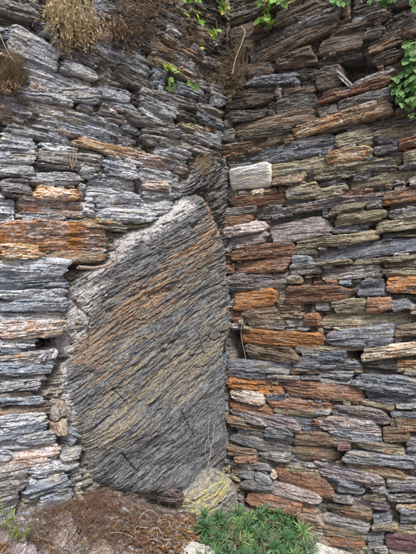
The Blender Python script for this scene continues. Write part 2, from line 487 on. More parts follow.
def inpoly(X, Y, P):
    r = np.zeros(X.shape, bool)
    n_ = len(P)
    for i in range(n_):
        x0, y0 = P[i]; x1, y1 = P[(i + 1) % n_]
        c = ((y0 > Y) != (y1 > Y))
        with np.errstate(divide='ignore', invalid='ignore'):
            xi = (x1 - x0) * (Y - y0) / (y1 - y0 + 1e-12) + x0
        r ^= c & (X < xi)
    return r


def blur(m, n_, it=2):
    m = m.astype(float)
    for _ in range(it):
        for ax in (0, 1):
            c = np.cumsum(np.pad(m, [(n_ + 1, n_) if k == ax else (0, 0) for k in (0, 1)], mode='edge'), axis=ax)
            m = (np.take(c, range(2 * n_ + 1, c.shape[ax]), ax) - np.take(c, range(0, c.shape[ax] - 2 * n_ - 1), ax)) / (2 * n_ + 1)
    return m


HOLES = {'L': [(41, 337, 70, 351), (134, 83, 152, 91), (66, 261, 79, 268), (116, 222, 158, 229), (49, 404, 54, 426), (60, 425, 82, 438), (172, 112, 196, 120)],
         'R': [(338, 56, 372, 80), (348, 350, 363, 360), (228, 330, 243, 372), (333, 130, 345, 134), (266, 72, 274, 80)]}
BED_AREA = [(205, 196), (222, 160), (232, 175), (236, 330), (230, 470), (240, 540), (90, 540), (90, 490), (86, 464), (66, 430), (62, 380), (66, 350), (60, 320), (70, 288),
            (88, 270), (112, 264), (118, 240), (130, 231), (152, 229), (170, 214), (186, 200), (190, 172), (206, 162)]
LABELS = {'W': 'white quartz block', 'R': 'bright rust orange stone', 'Y': 'ochre yellow stone', 'm': 'maroon stone', 'T': 'cream coloured stone', 'P': 'pale pinkish stone'}
CELL = 0.005


def build_wall(wall, trace, loc_label, alo, ahi, zhi, zlo):
    d, n = WALLS[wall]
    rz = math.atan2(d.y, d.x)
    root = empty('stone_wall', (C.x, C.y, 0), rz)
    tag(root, loc_label, 'wall')
    nu, nz = int((ahi - alo) / CELL), int((zhi - zlo) / CELL)
    occ = np.zeros((nz, nu), bool)
    gu = alo + (np.arange(nu) + 0.5) * CELL
    gz = zlo + (np.arange(nz) + 0.5) * CELL
    GU, GZ = np.meshgrid(gu, gz)
    small_v, small_q, small_m, off = {}, {}, {}, {}

    def mark(a, z, L, T, phi, shrink=0.86):
        du, dz = GU - a, GZ - z
        p = du * math.cos(phi) + dz * math.sin(phi)
        q = -du * math.sin(phi) + dz * math.cos(phi)
        occ[(np.abs(p) < L / 2 * 0.98) & (np.abs(q) < T / 2 * shrink)] = True

    def put(a, z, L, T, phi, c, seed, w, **kw):
        v, qd = stone_mesh(L, T, seed, None, **kw)
        o = link('stone', quad_mesh('stone', v, qd, SL[c]), root)
        o.location = (a, -w, z)
        o.rotation_euler = (0, -phi, 0)
        return o

    cnt = 0
    for i, (x0, y0, x1, y1, t, c) in enumerate(parse(trace)):
        a0, z0, t0 = on_wall(x0, y0, wall)
        a1, z1, t1 = on_wall(x1, y1, wall)
        L = math.hypot(a1 - a0, z1 - z0)
        T = t * (t0 + t1) / 2 / 435.0
        phi = math.atan2(z1 - z0, a1 - a0)
        if abs(phi) < 0.9: T *= math.cos(phi)
        mx = 0.95
        rr = random.Random(i * 31 + (5 if wall == 'L' else 0))
        w = rr.uniform(-0.012, 0.024) + (0.012 if c in 'RrWTYPm' else 0) - (0.022 if c == 'k' else 0)
        kw = {}
        if wall == 'R' and c == 'b': c = 'u'
        if wall == 'R' and c == 'x': c = 'p'
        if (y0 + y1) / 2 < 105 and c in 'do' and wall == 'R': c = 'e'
        if (y0 + y1) / 2 < 150 and c == 'o' and i % 2: c = 'k'
        kw = dict(rough=rr.choice([0.5, 0.7, 0.9]) if wall == 'L' else rr.choice([0.35, 0.55, 0.8]), slabby=wall == 'R')
        if c == 'W': kw = dict(blunt=40, rough=0.25); w = 0.03
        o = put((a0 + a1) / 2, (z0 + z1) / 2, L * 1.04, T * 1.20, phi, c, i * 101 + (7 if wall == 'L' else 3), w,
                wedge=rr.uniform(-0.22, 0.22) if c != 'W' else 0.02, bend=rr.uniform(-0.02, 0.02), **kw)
        if c in LABELS and (c != 'R' or cnt < 99): o['label'] = LABELS[c]
        cnt += 1
        mark((a0 + a1) / 2, (z0 + z1) / 2, L, T, phi)
    # hollows in the masonry stay open, the bedrock's place stays free
    deep = []
    for (hx0, hy0, hx1, hy1) in HOLES[wall]:
        P = [on_wall(x, y, wall)[:2] for x, y in ((hx0, hy0), (hx1, hy0), (hx1, hy1), (hx0, hy1))]
        occ |= inpoly(GU, GZ, P)
        deep.append(P)
    if wall == 'L':
        occ |= inpoly(GU, GZ, [on_wall(x, y, 'L', 0.04)[:2] for x, y in BED_AREA])
    # fill what is left with thinner slivers and, outside the view, more of the same
    rr = random.Random(99)
    cand = []
    for iz in range(nz):
        iu = 0
        while iu < nu:
            if occ[iz, iu]:
                iu += 1; continue
            m = int(rr.uniform(0.07, 0.42) / CELL)
            j = iu
            while j < nu and not occ[iz, j] and j - iu < m: j += 1
            wd = j - iu
            hmax = int(rr.uniform(0.035, 0.10) / CELL)
            k = iz
            while k < nz and k - iz < hmax and np.count_nonzero(occ[k, iu:j]) <= 0.12 * wd: k += 1
            ht = k - iz
            occ[iz:max(k, iz + 1), iu:j] = True
            L, T = wd * CELL, ht * CELL
            if L > 0.035 and T > 0.010:
                cand.append((alo + (iu + wd / 2) * CELL, zlo + (iz + ht / 2) * CELL, L, T))
            iu = j
    vis = []
    cols = 'wwwwgbbgxTw' if wall == 'L' else 'ooogbbddkrpTPg'
    for (a, z, L, T) in cand:
        p = wall_point(a, z, 0, wall)
        r = Vector((p.x, p.y, p.z - EYE))
        c_, s_ = math.cos(PITCH), math.sin(PITCH)
        dep = r.y * c_ + r.z * s_
        inside = False
        if dep > 0.2:
            X = 208 + 435 * r.x / dep; Y = 277 - 435 * (-r.y * s_ + r.z * c_) / dep
            inside = -10 < X < 426 and -10 < Y < 564
        vis.append(inside)
    order = sorted([i for i in range(len(cand)) if vis[i]], key=lambda i: -cand[i][2] * cand[i][3])
    single = set(order[:max(0, 296 - cnt)])
    for i, (a, z, L, T) in enumerate(cand):
        c = rr.choice(cols)
        top = z > 2.6
        if top and rr.random() < 0.6: c = rr.choice('kkdg')
        w = rr.uniform(-0.022, 0.002) if vis[i] else rr.uniform(-0.012, 0.02)
        sd_ = i * 77 + 1000
        if i in single:
            put(a, z, L * 1.06, T * 1.12, rr.uniform(-0.03, 0.03), c, sd_, w, bend=rr.uniform(-0.02, 0.02), cell=0.0045)
        else:
            v, qd = stone_mesh(L * 1.06, T * 1.12, sd_, None, cell=0.0055 if vis[i] else 0.012)
            v = v + np.array([a, -w, z])
            small_v.setdefault(c, []).append(v)
            small_q.setdefault(c, []).append(qd + off.get(c, 0))
            off[c] = off.get(c, 0) + len(v)
    # all the chips joined, one material slot per kind of slate
    V, Q, MI, base = [], [], [], 0
    keys = sorted(small_v)
    for mi, c in enumerate(keys):
        vv = np.concatenate(small_v[c]); qq = np.concatenate(small_q[c])
        V.append(vv); Q.append(qq + base); MI.append(np.full(len(qq), mi)); base += len(vv)
    if V:
        me = quad_mesh('small_stones', np.concatenate(V), np.concatenate(Q))
        for c in keys: me.materials.append(SL[c])
        me.polygons.foreach_set('material_index', np.concatenate(MI).astype(np.int32))
        tag(link('small_stones', me, root), kind='stuff')
    # earth and rubble core behind the faces
    nx, ny = 520, 620
    s = np.linspace(alo - (0.25 if wall == 'R' else 0), ahi + (0.25 if wall == 'L' else 0), nx); zz = np.linspace(zlo, zhi, ny)
    S, Z = np.meshgrid(s, zz)
    W = -0.040 + fbm(S / 0.05, Z / 0.015, 5, 3) * 0.05
    for lt, am, ln in ((0.022, 0.030, 0.07), (0.009, 0.014, 0.035)):
        li = np.floor(Z / lt + fbm(S / 0.08, Z / 0.05, 81) * 0.8)
        W += am * (hsh(li, np.floor(S / ln + hsh(li, 0 * li, 82) * 9), 83) - 0.5)
    dp = np.zeros(S.shape)
    for P in deep: dp = np.maximum(dp, inpoly(S, Z, P).astype(float))
    W -= 0.16 * np.clip(blur(dp, 2) * 1.6, 0, 1)
    W[-1, :] = -0.3
    W[:, 0 if wall == 'L' else -1] = -0.3
    me = quad_mesh('wall_core', np.stack([S.ravel(), -W.ravel(), Z.ravel()], 1), grid_quads(nx, ny), MAT['core'])
    link('wall_core', me, root)
    print('wall', wall, 'traced', cnt, 'fill', len(cand), 'single', len(single))
    return root


MAT = {}


def earth(name, dark, light, extra=None, scale=1.0, bump=0.01, amt=0.55):
    m, nt, b = new_mat(name)
    tc = nd(nt, 'ShaderNodeTexCoord')
    v = tc.outputs['Object']
    c = mixc(nt, ramp(nt, noise(nt, v, 9 * scale, 6, 0.7), 0.35, 0.65), dark, light)
    if extra:
        c = mixc(nt, ramp(nt, noise(nt, v, 4 * scale, 4, 0.6), amt, amt + 0.12), c, extra)
    g = noise(nt, v, 120 * scale, 4, 0.75)
    c = mixc(nt, 1.0, c, mixc(nt, ramp(nt, g, 0.3, 0.7), (0.5, 0.5, 0.5), (1.4, 1.4, 1.4)), 'MULTIPLY')
    nt.links.new(c, b.inputs['Base Color'])
    b.inputs['Roughness'].default_value = 0.95
    bp = nd(nt, 'ShaderNodeBump')
    bp.inputs['Strength'].default_value = 0.9
    bp.inputs['Distance'].default_value = bump
    nt.links.new(noise(nt, v, 60 * scale, 6, 0.75), bp.inputs['Height'])
    nt.links.new(bp.outputs[0], b.inputs['Normal'])
    return m


MAT['core'] = earth('wall_earth', (0.07, 0.064, 0.058), (0.30, 0.275, 0.24))
MAT['dirt'] = earth('dirt', (0.060, 0.047, 0.042), (0.27, 0.225, 0.205), (0.17, 0.10, 0.075))


def plant_mat(name, a, b_, scale=30, rough=0.55, trans=0.25, spec=0.3):
    m, nt, b = new_mat(name)
    v, oi = object_vec(nt)
    ge = nd(nt, 'ShaderNodeNewGeometry')
    r = ge.outputs['Random Per Island']
    f = math_n(nt, 'ADD', math_n(nt, 'MULTIPLY', r, 0.65), math_n(nt, 'MULTIPLY', noise(nt, v, scale, 3), 0.35))
    f = math_n(nt, 'ADD', math_n(nt, 'MULTIPLY', f, 0.8), math_n(nt, 'MULTIPLY', oi.outputs['Random'], 0.2))
    c = mixc(nt, f, a, b_)
    nt.links.new(c, b.inputs['Base Color'])
    b.inputs['Roughness'].default_value = rough
    b.inputs['Specular IOR Level'].default_value = spec
    if trans:
        tr = nd(nt, 'ShaderNodeBsdfTranslucent')
        nt.links.new(c, tr.inputs[0])
        mx = nd(nt, 'ShaderNodeMixShader')
        mx.inputs[0].default_value = trans
        nt.links.new(b.outputs[0], mx.inputs[1]); nt.links.new(tr.outputs[0], mx.inputs[2])
        nt.links.new(mx.outputs[0], nt.nodes['Material Output'].inputs[0])
    return m


MAT['ivy'] = plant_mat('ivy_leaf', (0.05, 0.12, 0.035), (0.22, 0.38, 0.14))
MAT['bright'] = plant_mat('bramble_leaf', (0.08, 0.20, 0.03), (0.26, 0.42, 0.10))
MAT['yellow'] = plant_mat('yellowing_leaf', (0.40, 0.33, 0.04), (0.60, 0.50, 0.10))
MAT['straw'] = plant_mat('straw', (0.24, 0.17, 0.08), (0.66, 0.54, 0.32))
MAT['brown'] = plant_mat('dead_leaf', (0.07, 0.042, 0.022), (0.30, 0.18, 0.10))
MAT['redneedle'] = plant_mat('red_brown_litter', (0.09, 0.042, 0.032), (0.30, 0.18, 0.13), trans=0.1)
MAT['orange_leaf'] = plant_mat('orange_dead_leaf', (0.11, 0.055, 0.028), (0.46, 0.26, 0.12), trans=0.2)
MAT['tuft'] = plant_mat('dry_tuft', (0.07, 0.045, 0.022), (0.26, 0.19, 0.11), trans=0.1)
MAT['twig'] = plant_mat('pale_twig', (0.30, 0.25, 0.21), (0.50, 0.43, 0.38), trans=0)
MAT['root'] = plant_mat('root_bark', (0.14, 0.10, 0.085), (0.40, 0.32, 0.28), trans=0)
MAT['spurge'] = plant_mat('spurge_leaf', (0.030, 0.085, 0.036), (0.14, 0.27, 0.12), rough=0.5)
MAT['spurge_new'] = plant_mat('spurge_new_leaf', (0.09, 0.22, 0.07), (0.28, 0.42, 0.16), rough=0.5)
MAT['weed'] = plant_mat('weed', (0.08, 0.15, 0.03), (0.35, 0.38, 0.10))

# ------------------------------------------------------------------ ground
def gz(x, y):
    """height of the ground: level at the right, banked up against the left wall"""
    x = np.asarray(x, float); y = np.asarray(y, float)
    px_, py_ = x - C.x, y - C.y
    along = -(px_ * dL.x + py_ * dL.y)          # away from the corner along the left wall
    out = px_ * nL.x + py_ * nL.y               # out of the left wall
    b = np.interp(along, [-0.5, 0.0, 0.30, 0.62, 0.95, 1.3, 2.2, 4], [0.0, 0.02, 0.09, 0.20, 0.39, 0.46, 0.50, 0.50])
    k = np.clip(1 - (out - 0.05) / 1.0, 0, 1)
    k = k * k * (3 - 2 * k)
    z = b * k + 0.0
    rel = fbm(x / 0.3, y / 0.3, 3, 4) * 0.06 + fbm(x / 0.05, y / 0.05, 9, 3) * 0.022
    near = np.clip(3.5 - np.hypot(x, y - 2) * 0.5, 0, 1)
    return z + rel * near


nx, ny = 420, 360
xs = np.concatenate([np.linspace(-150, -2.6, 20), np.linspace(-2.4, 2.4, nx), np.linspace(2.6, 150, 20)])
ys = np.concatenate([np.linspace(-200, -0.4, 20), np.linspace(-0.2, 3.6, ny), np.linspace(3.8, 150, 20)])
GX, GY = np.meshgrid(xs, ys)
GZ_ = gz(GX, GY)
me = quad_mesh('ground', np.stack([GX.ravel(), GY.ravel(), GZ_.ravel()], 1), grid_quads(len(xs), len(ys)), MAT['dirt'])
tag(link('ground', me), kind='structure')


TX = np.arange(-2.5, 2.5, 0.01); TY = np.arange(0.3, 4.2, 0.01)
TZ = gz(*np.meshgrid(TX, TY))


def on_ground(px, py, dz=0.0):
    r = ray(px, py)
    t = 1.2
    while t < 6:
        p = Vector((0, 0, EYE)) + r * t
        i = int((p.x + 2.5) / 0.01); j = int((p.y - 0.3) / 0.01)
        if 0 <= i < len(TX) and 0 <= j < len(TY) and p.z <= TZ[j, i] + dz: break
        t += 0.008
    return p


# ------------------------------------------------------------------ walls
wl = build_wall('L', LEFT, 'pale grey slate drystone wall with ochre stones left of the corner, resting on the bedrock', -2.3, 0.05, 3.95, 0.25)
wr = build_wall('R', RIGHT, 'brown and rusty slate drystone wall right of the corner, holding the white quartz block', -0.05, 1.9, 3.95, -0.15)

# ------------------------------------------------------------------ bedrock
def schist_mat(name, dark, light, tan, rust, seam, TH):
    m, nt, b = new_mat(name)
    tc = nd(nt, 'ShaderNodeTexCoord')
    v0 = tc.outputs['Object']
    vr = mapping(nt, v0, (1, 1, 1), (0, TH, 0))

    def attr(n_):
        a = nd(nt, 'ShaderNodeAttribute'); a.attribute_name = n_
        return a.outputs['Fac']

    n1 = noise(nt, mapping(nt, vr, (1, 2, 3.4)), 14, 8, 0.8, 0.5)
    c = mixc(nt, ramp(nt, n1, 0.36, 0.66), dark, light)
    nn = noise(nt, mapping(nt, vr, (0.7, 2, 13)), 4.2, 6, 0.72, 0.25)
    c = mixc(nt, math_n(nt, 'MULTIPLY', ramp(nt, math_n(nt, 'ADD', nn, math_n(nt, 'MULTIPLY', attr('tan'), 0.11)), 0.54, 0.66), 0.70), c, tan)
    n2 = noise(nt, mapping(nt, vr, (0.8, 2, 15)), 5, 6, 0.72, 0.25)
    c = mixc(nt, math_n(nt, 'MULTIPLY', ramp(nt, math_n(nt, 'ADD', n2, math_n(nt, 'MULTIPLY', attr('rusty'), 0.13)), 0.58, 0.70), 0.8), c, rust)
    n3 = noise(nt, mapping(nt, vr, (1.2, 2, 4.5)), 32, 5, 0.78, 0.5)
    c = mixc(nt, math_n(nt, 'MULTIPLY', ramp(nt, n3, 0.53, 0.63), 0.72), c, seam)
    n4 = noise(nt, mapping(nt, vr, (1.3, 1.5, 2.4)), 26, 7, 0.78, 0.8)
    f = ramp(nt, math_n(nt, 'ADD', n4, math_n(nt, 'MULTIPLY', attr('crust'), 0.20)), 0.62, 0.68)
    c = mixc(nt, math_n(nt, 'MULTIPLY', f, 0.85), c, (0.50, 0.485, 0.49))
    n5 = noise(nt, v0, 30, 7, 0.78, 0.6)
    fl = math_n(nt, 'ADD', n5, math_n(nt, 'MULTIPLY', attr('lichen'), 0.22))
    c = mixc(nt, math_n(nt, 'MULTIPLY', ramp(nt, fl, 0.64, 0.70), 0.75), c, (0.36, 0.35, 0.22))
    c = mixc(nt, math_n(nt, 'MULTIPLY', ramp(nt, fl, 0.72, 0.76), 0.85), c, (0.42, 0.37, 0.11))
    g6 = noise(nt, v0, 150, 4, 0.8)
    c = mixc(nt, 1.0, c, mixc(nt, ramp(nt, g6, 0.32, 0.68), (0.40, 0.40, 0.43), (1.65, 1.65, 1.62)), 'MULTIPLY')
    nt.links.new(c, b.inputs['Base Color'])
    bp = nd(nt, 'ShaderNodeBump')
    bp.inputs['Strength'].default_value = 1.0
    bp.inputs['Distance'].default_value = 0.008
    nt.links.new(math_n(nt, 'ADD', noise(nt, mapping(nt, vr, (1.0, 2, 6)), 28, 7, 0.75, 0.3), math_n(nt, 'MULTIPLY', noise(nt, v0, 110, 4, 0.75), 0.6)), bp.inputs['Height'])
    nt.links.new(bp.outputs[0], b.inputs['Normal'])
    return m


def rock_patch(name, OUT, offs, slope, seed, marks, mat_cols, amp=1.0, foot=None, grooves=(), thick=0.16, sh=1.0):
    """a body of rock standing out of the left wall's line, its outline found by sight, its face built on the plane"""
    def bp_(px, py):
        a, z, t = on_wall(px, py, 'L', float(np.interp(px, offs[0], offs[1])))
        return a, z
    poly = [bp_(*p) for p in OUT]
    g = 0.0036
    pa = [p[0] for p in poly]; pz = [p[1] for p in poly]
    A, Z = np.meshgrid(np.arange(min(pa) - 0.05, max(pa) + 0.05, g), np.arange(min(pz) - 0.05, max(pz) + 0.05, g))
    jx = fbm(A / 0.05, Z / 0.05, seed + 11) * 0.05; jz = fbm(A / 0.05, Z / 0.05, seed + 12) * 0.05
    mask = inpoly(A + jx, Z + jz, poly)
    soft = np.clip(blur(mask, 5) * 2 - 1, 0, 1)
    soft2 = np.clip(blur(mask, 14) * 2 - 1, 0, 1)
    cx, cy = sum(p[0] for p in OUT) / len(OUT), sum(p[1] for p in OUT) / len(OUT)
    a0, z0 = bp_(cx - 30, cy + 30 * slope); a1, z1 = bp_(cx + 30, cy - 30 * slope)
    TH = math.atan2(z1 - z0, a1 - a0)

    def seg(pts, rad):
        r = np.zeros(A.shape)
        P = [bp_(*p) for p in pts]
        for (x0, y0), (x1, y1) in zip(P[:-1], P[1:]):
            dx, dy = x1 - x0, y1 - y0
            t = np.clip(((A - x0) * dx + (Z - y0) * dy) / (dx * dx + dy * dy), 0, 1)
            r = np.maximum(r, np.clip(1.35 - np.hypot(A - x0 - t * dx, Z - y0 - t * dy) / rad, 0, 1))
        return r

    Pc = A * math.cos(TH) + Z * math.sin(TH)
    Qc = -A * math.sin(TH) + Z * math.cos(TH) + fbm(A / 0.5, Z / 0.5, seed, 2) * 0.06
    cxs = sorted(offs[0])
    base = np.interp(A, [bp_(x, cy)[0] for x in cxs], offs[1])
    if foot: base = base + foot * np.clip((1.2 - Z) / 0.5, 0, 1) * soft2 - 0.04 * np.clip((0.60 + 0.35 * (-A - 0.5) - Z) / 0.16, 0, 1)
    h = fbm(Pc / 0.5, Qc / 0.25, seed + 1, 3) * 0.07 + fbm(A / 0.13, Z / 0.13, seed + 20, 3) * 0.022
    qq = Qc + fbm(Pc / 0.10, Qc / 0.04, seed + 2) * 0.006 + fbm(A / 0.25, Z / 0.25, seed + 21, 2) * 0.014
    calm = 0.35 + 1.1 * vn(Pc / 0.22, Qc / 0.07, seed + 22)
    cr = np.zeros(A.shape)
    for pts, rad, k in marks.get('crust', ()): cr = np.maximum(cr, seg(pts, rad * 0.8))
    cr = np.clip(cr, 0, 1)
    calm = calm * (1 - 0.65 * cr)
    h += cr * (fbm(A / 0.04, Z / 0.04, seed + 23, 4) * 0.035 - 0.012)
    for lt, am, ln in ((0.060, 0.012, 0.50), (0.023, 0.006, 0.30), (0.011, 0.006, 0.16), (0.0065, 0.005, 0.06)):
        li = np.floor(qq / lt)
        bk = np.floor(Pc / ln + hsh(li, 0 * li, seed + 3) * 9 + fbm(Pc / 0.03, Qc / 0.012, seed + 4) * 0.5)
        h += am * amp * calm * (hsh(li, bk, seed + 5) - 0.5)
    h += fbm(Pc / 0.05, Qc / 0.012, seed + 6, 3) * 0.009 * amp * calm
    h += fbm(Pc / 0.011, Qc / 0.006, seed + 7, 2) * 0.010 * amp
    # chips broken out along the layering
    ch = vn(Pc / 0.09, Qc / 0.022, seed + 8)
    h -= 0.010 * amp * np.clip((ch - 0.70) / 0.06, 0, 1)
    ch = vn(Pc / 0.035, Qc / 0.010, seed + 9)
    h -= 0.007 * amp * np.clip((ch - 0.66) / 0.06, 0, 1)
    h -= 0.02 * amp * np.clip(1 - np.abs(fbm(Pc / 0.5, Qc / 0.09, seed + 14, 2)) / 0.012, 0, 1) * (vn(Pc / 0.2, Qc / 0.1, seed + 15) > 0.5)
    for pts, rad, dp in grooves:
        h -= dp * seg(pts, rad)
    W = base + h - (1 - soft) * 0.05 * sh - (1 - soft2) * 0.03 * sh
    qs = grid_quads(mask.shape[1], mask.shape[0])
    mk = mask.ravel()
    qs = qs[mk[qs].any(axis=1)]
    used = np.unique(qs)
    remap = -np.ones(mask.size, int); remap[used] = np.arange(len(used))
    Vv = np.stack([A.ravel(), -W.ravel(), Z.ravel()], 1)[used]
    Vv[~mk[used], 1] = thick
    me = quad_mesh(name, Vv, remap[qs], None)
    for nm in ('crust', 'rusty', 'tan', 'lichen'):
        arr = np.zeros(A.shape)
        for pts, rad, k in marks.get(nm, ()): arr = np.maximum(arr, k * seg(pts, rad))
        at = me.attributes.new(nm, 'FLOAT', 'POINT')
        at.data.foreach_set('value', arr.ravel()[used].astype(np.float32))
    me.materials.append(schist_mat(name + '_schist', *mat_cols, TH))
    o = link(name, me)
    o.location = (C.x, C.y, 0)
    o.rotation_euler = (0, 0, math.atan2(dL.y, dL.x))
    return o


SCH = ((0.042, 0.048, 0.060), (0.225, 0.235, 0.245), (0.31, 0.262, 0.18), (0.34, 0.20, 0.11), (0.030, 0.034, 0.045))
o = rock_patch('bedrock_outcrop',
               [(205, 193), (212, 203), (222, 226), (231, 250), (234, 280), (235, 330), (229, 345), (228, 372), (229, 462), (236, 486), (232, 506),
                (196, 508), (176, 496), (160, 499), (128, 500), (104, 494), (90, 490), (86, 464), (80, 448), (62, 432), (58, 380), (62, 350), (56, 320), (64, 288),
                (84, 268), (108, 262), (114, 240), (126, 229), (150, 227), (168, 212), (186, 198)],
               ([55, 110, 170, 235], [-0.01, 0.0, 0.045, 0.095]), 0.72, 60,
               {'crust': [([(190, 205), (165, 220), (130, 240), (98, 276), (76, 318), (66, 352)], 0.06, 1.1), ([(66, 352), (62, 390), (70, 425)], 0.04, 0.9), ([(116, 246), (84, 300), (74, 330)], 0.085, 1.1)],
                'rusty': [([(88, 352), (150, 298), (215, 232)], 0.15, 1.0), ([(90, 400), (150, 345), (200, 298)], 0.06, 0.7), ([(204, 197), (212, 215), (218, 234)], 0.02, 1.6)],
                'tan': [([(75, 450), (140, 400), (222, 330)], 0.18, 0.9), ([(100, 350), (215, 250)], 0.2, 0.75)],
                'lichen': [([(205, 498), (230, 488)], 0.06, 0.7)]}, SCH, 0.8, 0.05, grooves=[([(150, 296), (157, 322), (153, 350)], 0.0045, 0.014), ([(196, 330), (204, 352), (201, 372)], 0.0045, 0.014), ([(112, 388), (126, 404), (122, 426)], 0.0045, 0.014),
               ([(178, 410), (190, 436), (186, 464)], 0.005, 0.016), ([(76, 300), (92, 318), (90, 350)], 0.006, 0.018), ([(206, 255), (214, 285)], 0.004, 0.014), ([(120, 452), (136, 470), (134, 494)], 0.005, 0.016)])
tag(o, 'large grey bedrock face with slanting foliation and rust streaks beneath the left wall', 'rock')
o = rock_patch('rock_wedge', [(180, 186), (192, 170), (206, 160), (222, 157), (231, 172), (233, 205), (234, 262), (226, 240), (217, 214), (207, 192), (192, 199), (183, 200)],
               ([180, 235], [0.0, 0.025]), 0.75, 160, {'crust': [([(184, 190), (192, 174)], 0.03, 0.6)], 'rusty': [([(214, 205), (226, 240)], 0.03, 0.9)]},
               ((0.045, 0.047, 0.052), (0.22, 0.22, 0.225), (0.25, 0.21, 0.16), (0.26, 0.14, 0.09), (0.022, 0.023, 0.027)), 2.0)
tag(o, 'small dark splintered rock above the tip of the bedrock face, in the corner', 'rock')
o = rock_patch('lichen_rock', [(187, 505), (198, 490), (212, 476), (224, 470), (237, 478), (244, 496), (243, 524), (222, 534), (198, 528)],
               ([187, 215, 245], [0.16, 0.20, 0.15]), 1.0, 260, {'lichen': [([(198, 510), (212, 496), (228, 482)], 0.11, 0.92), ([(222, 480), (236, 515)], 0.08, 0.6)], 'tan': [([(195, 500), (235, 500)], 0.2, 0.6)], 'rusty': [([(212, 498), (224, 492)], 0.025, 1.3)]},
               ((0.09, 0.09, 0.095), (0.36, 0.355, 0.34), (0.36, 0.32, 0.23), (0.42, 0.25, 0.12), (0.05, 0.05, 0.055)), 1.3, thick=0.1, sh=1.6)
tag(o, 'grey rock with yellow lichen at the foot of the corner, left of the green plant', 'rock')

# ------------------------------------------------------------------ boulders and slabs at the foot
def boulder(name, centre, size, seed, mat, rz=0.0, n_=70, rough=1.0, bedding=0.3):
    th = np.linspace(0, 2 * math.pi, n_, endpoint=False)
    ph = np.linspace(-math.pi / 2, math.pi / 2, n_ // 2)
    T_, P_ = np.meshgrid(np.append(th, 0), ph)
    x = np.cos(P_) * np.cos(T_); y = np.cos(P_) * np.sin(T_); z = np.sin(P_)
    ex = 0.62
    x, y, z = [np.sign(q) * np.abs(q) ** ex for q in (x, y, z)]
    r = 1 + fbm(x * 1.7 + 5, y * 1.7 + z * 2.1, seed, 3) * 0.5 * rough + fbm((x + 7) * 5 + z * 3, (y - z) * 5, seed + 3, 3) * 0.16 * rough
    li = np.floor((z + bedding * x) * 6 + fbm(x * 4, y * 4, seed + 8) * 1.0)
    r = r + (hsh(li, 0 * li, seed + 9) - 0.5) * 0.09 * rough
    r[:, -1] = r[:, 0]
    V = np.stack([(x * r * size[0]).ravel(), (y * r * size[1]).ravel(), (z * r * size[2]).ravel()], 1)
    me = quad_mesh(name, V, grid_quads(n_ + 1, n_ // 2), mat)
    o = link(name, me)
    o.location = centre; o.rotation_euler = (0, 0, rz)
    return o


o = rock_patch('small_rock', [(166, 500), (172, 487), (182, 482), (192, 486), (196, 500), (190, 512), (176, 511)], ([166, 196], [0.10, 0.15]), 0.3, 360, {},
               ((0.05, 0.037, 0.040), (0.22, 0.17, 0.18), (0.25, 0.19, 0.15), (0.24, 0.13, 0.09), (0.022, 0.02, 0.022)), 2.0, thick=0.06, sh=1.4)
tag(o, 'small dark purplish rock wedged under the bedrock, left of the yellow lichen rock', 'rock')
cm = slate('dusty_slab', (0.27, 0.25, 0.23), (0.50, 0.48, 0.46), 0.1, 0.6, palec=(0.60, 0.59, 0.57), bed=3)
p = on_ground(352, 566)
o = boulder('flat_slab', (p.x - 0.02, p.y, p.z - 0.035), (0.42, 0.16, 0.06), 22, cm, math.atan2(dR.y, dR.x), 110, 0.6, 0.0)
tag(o, 'flat pale grey slab on the ground at the foot of the right wall, right of the green plant', 'rock')
p = on_ground(188, 556)
o = boulder('flat_stone', (p.x, p.y, p.z - 0.01), (0.13, 0.09, 0.035), 25, cm, 0.2, 70, 0.8, 0.0)
tag(o, 'small pale grey stone in the brown leaf litter, left of the green plant', 'rock')
pk = slate('pinkish_slab', (0.14, 0.115, 0.115), (0.37, 0.33, 0.345), 0.3, 0.3, rustc=(0.2, 0.1, 0.07), palec=(0.42, 0.39, 0.40), bed=9)
for (px_, py_, sz_, sd_, lab) in ((44, 540, (0.15, 0.09, 0.03), 31, 'sloping pale pinkish rock slab at the bottom left, below the left wall'),
                                 (10, 556, (0.10, 0.08, 0.035), 35, 'dull grey rock in the bottom left corner beside the yellow weeds'),
                                 (84, 556, (0.12, 0.08, 0.025), 39, 'low pale rock half covered by red brown needles at bottom left')):
    p = on_ground(px_, py_)
    o = boulder('rock_slab', (p.x, p.y, p.z - 0.03), sz_, sd_, pk, math.atan2(dL.y, dL.x) + 0.1, 110, 1.0, 0.6)
    o.rotation_euler = (math.radians(14), math.radians(-24), math.atan2(dL.y, dL.x))
    tag(o, lab, 'rock')


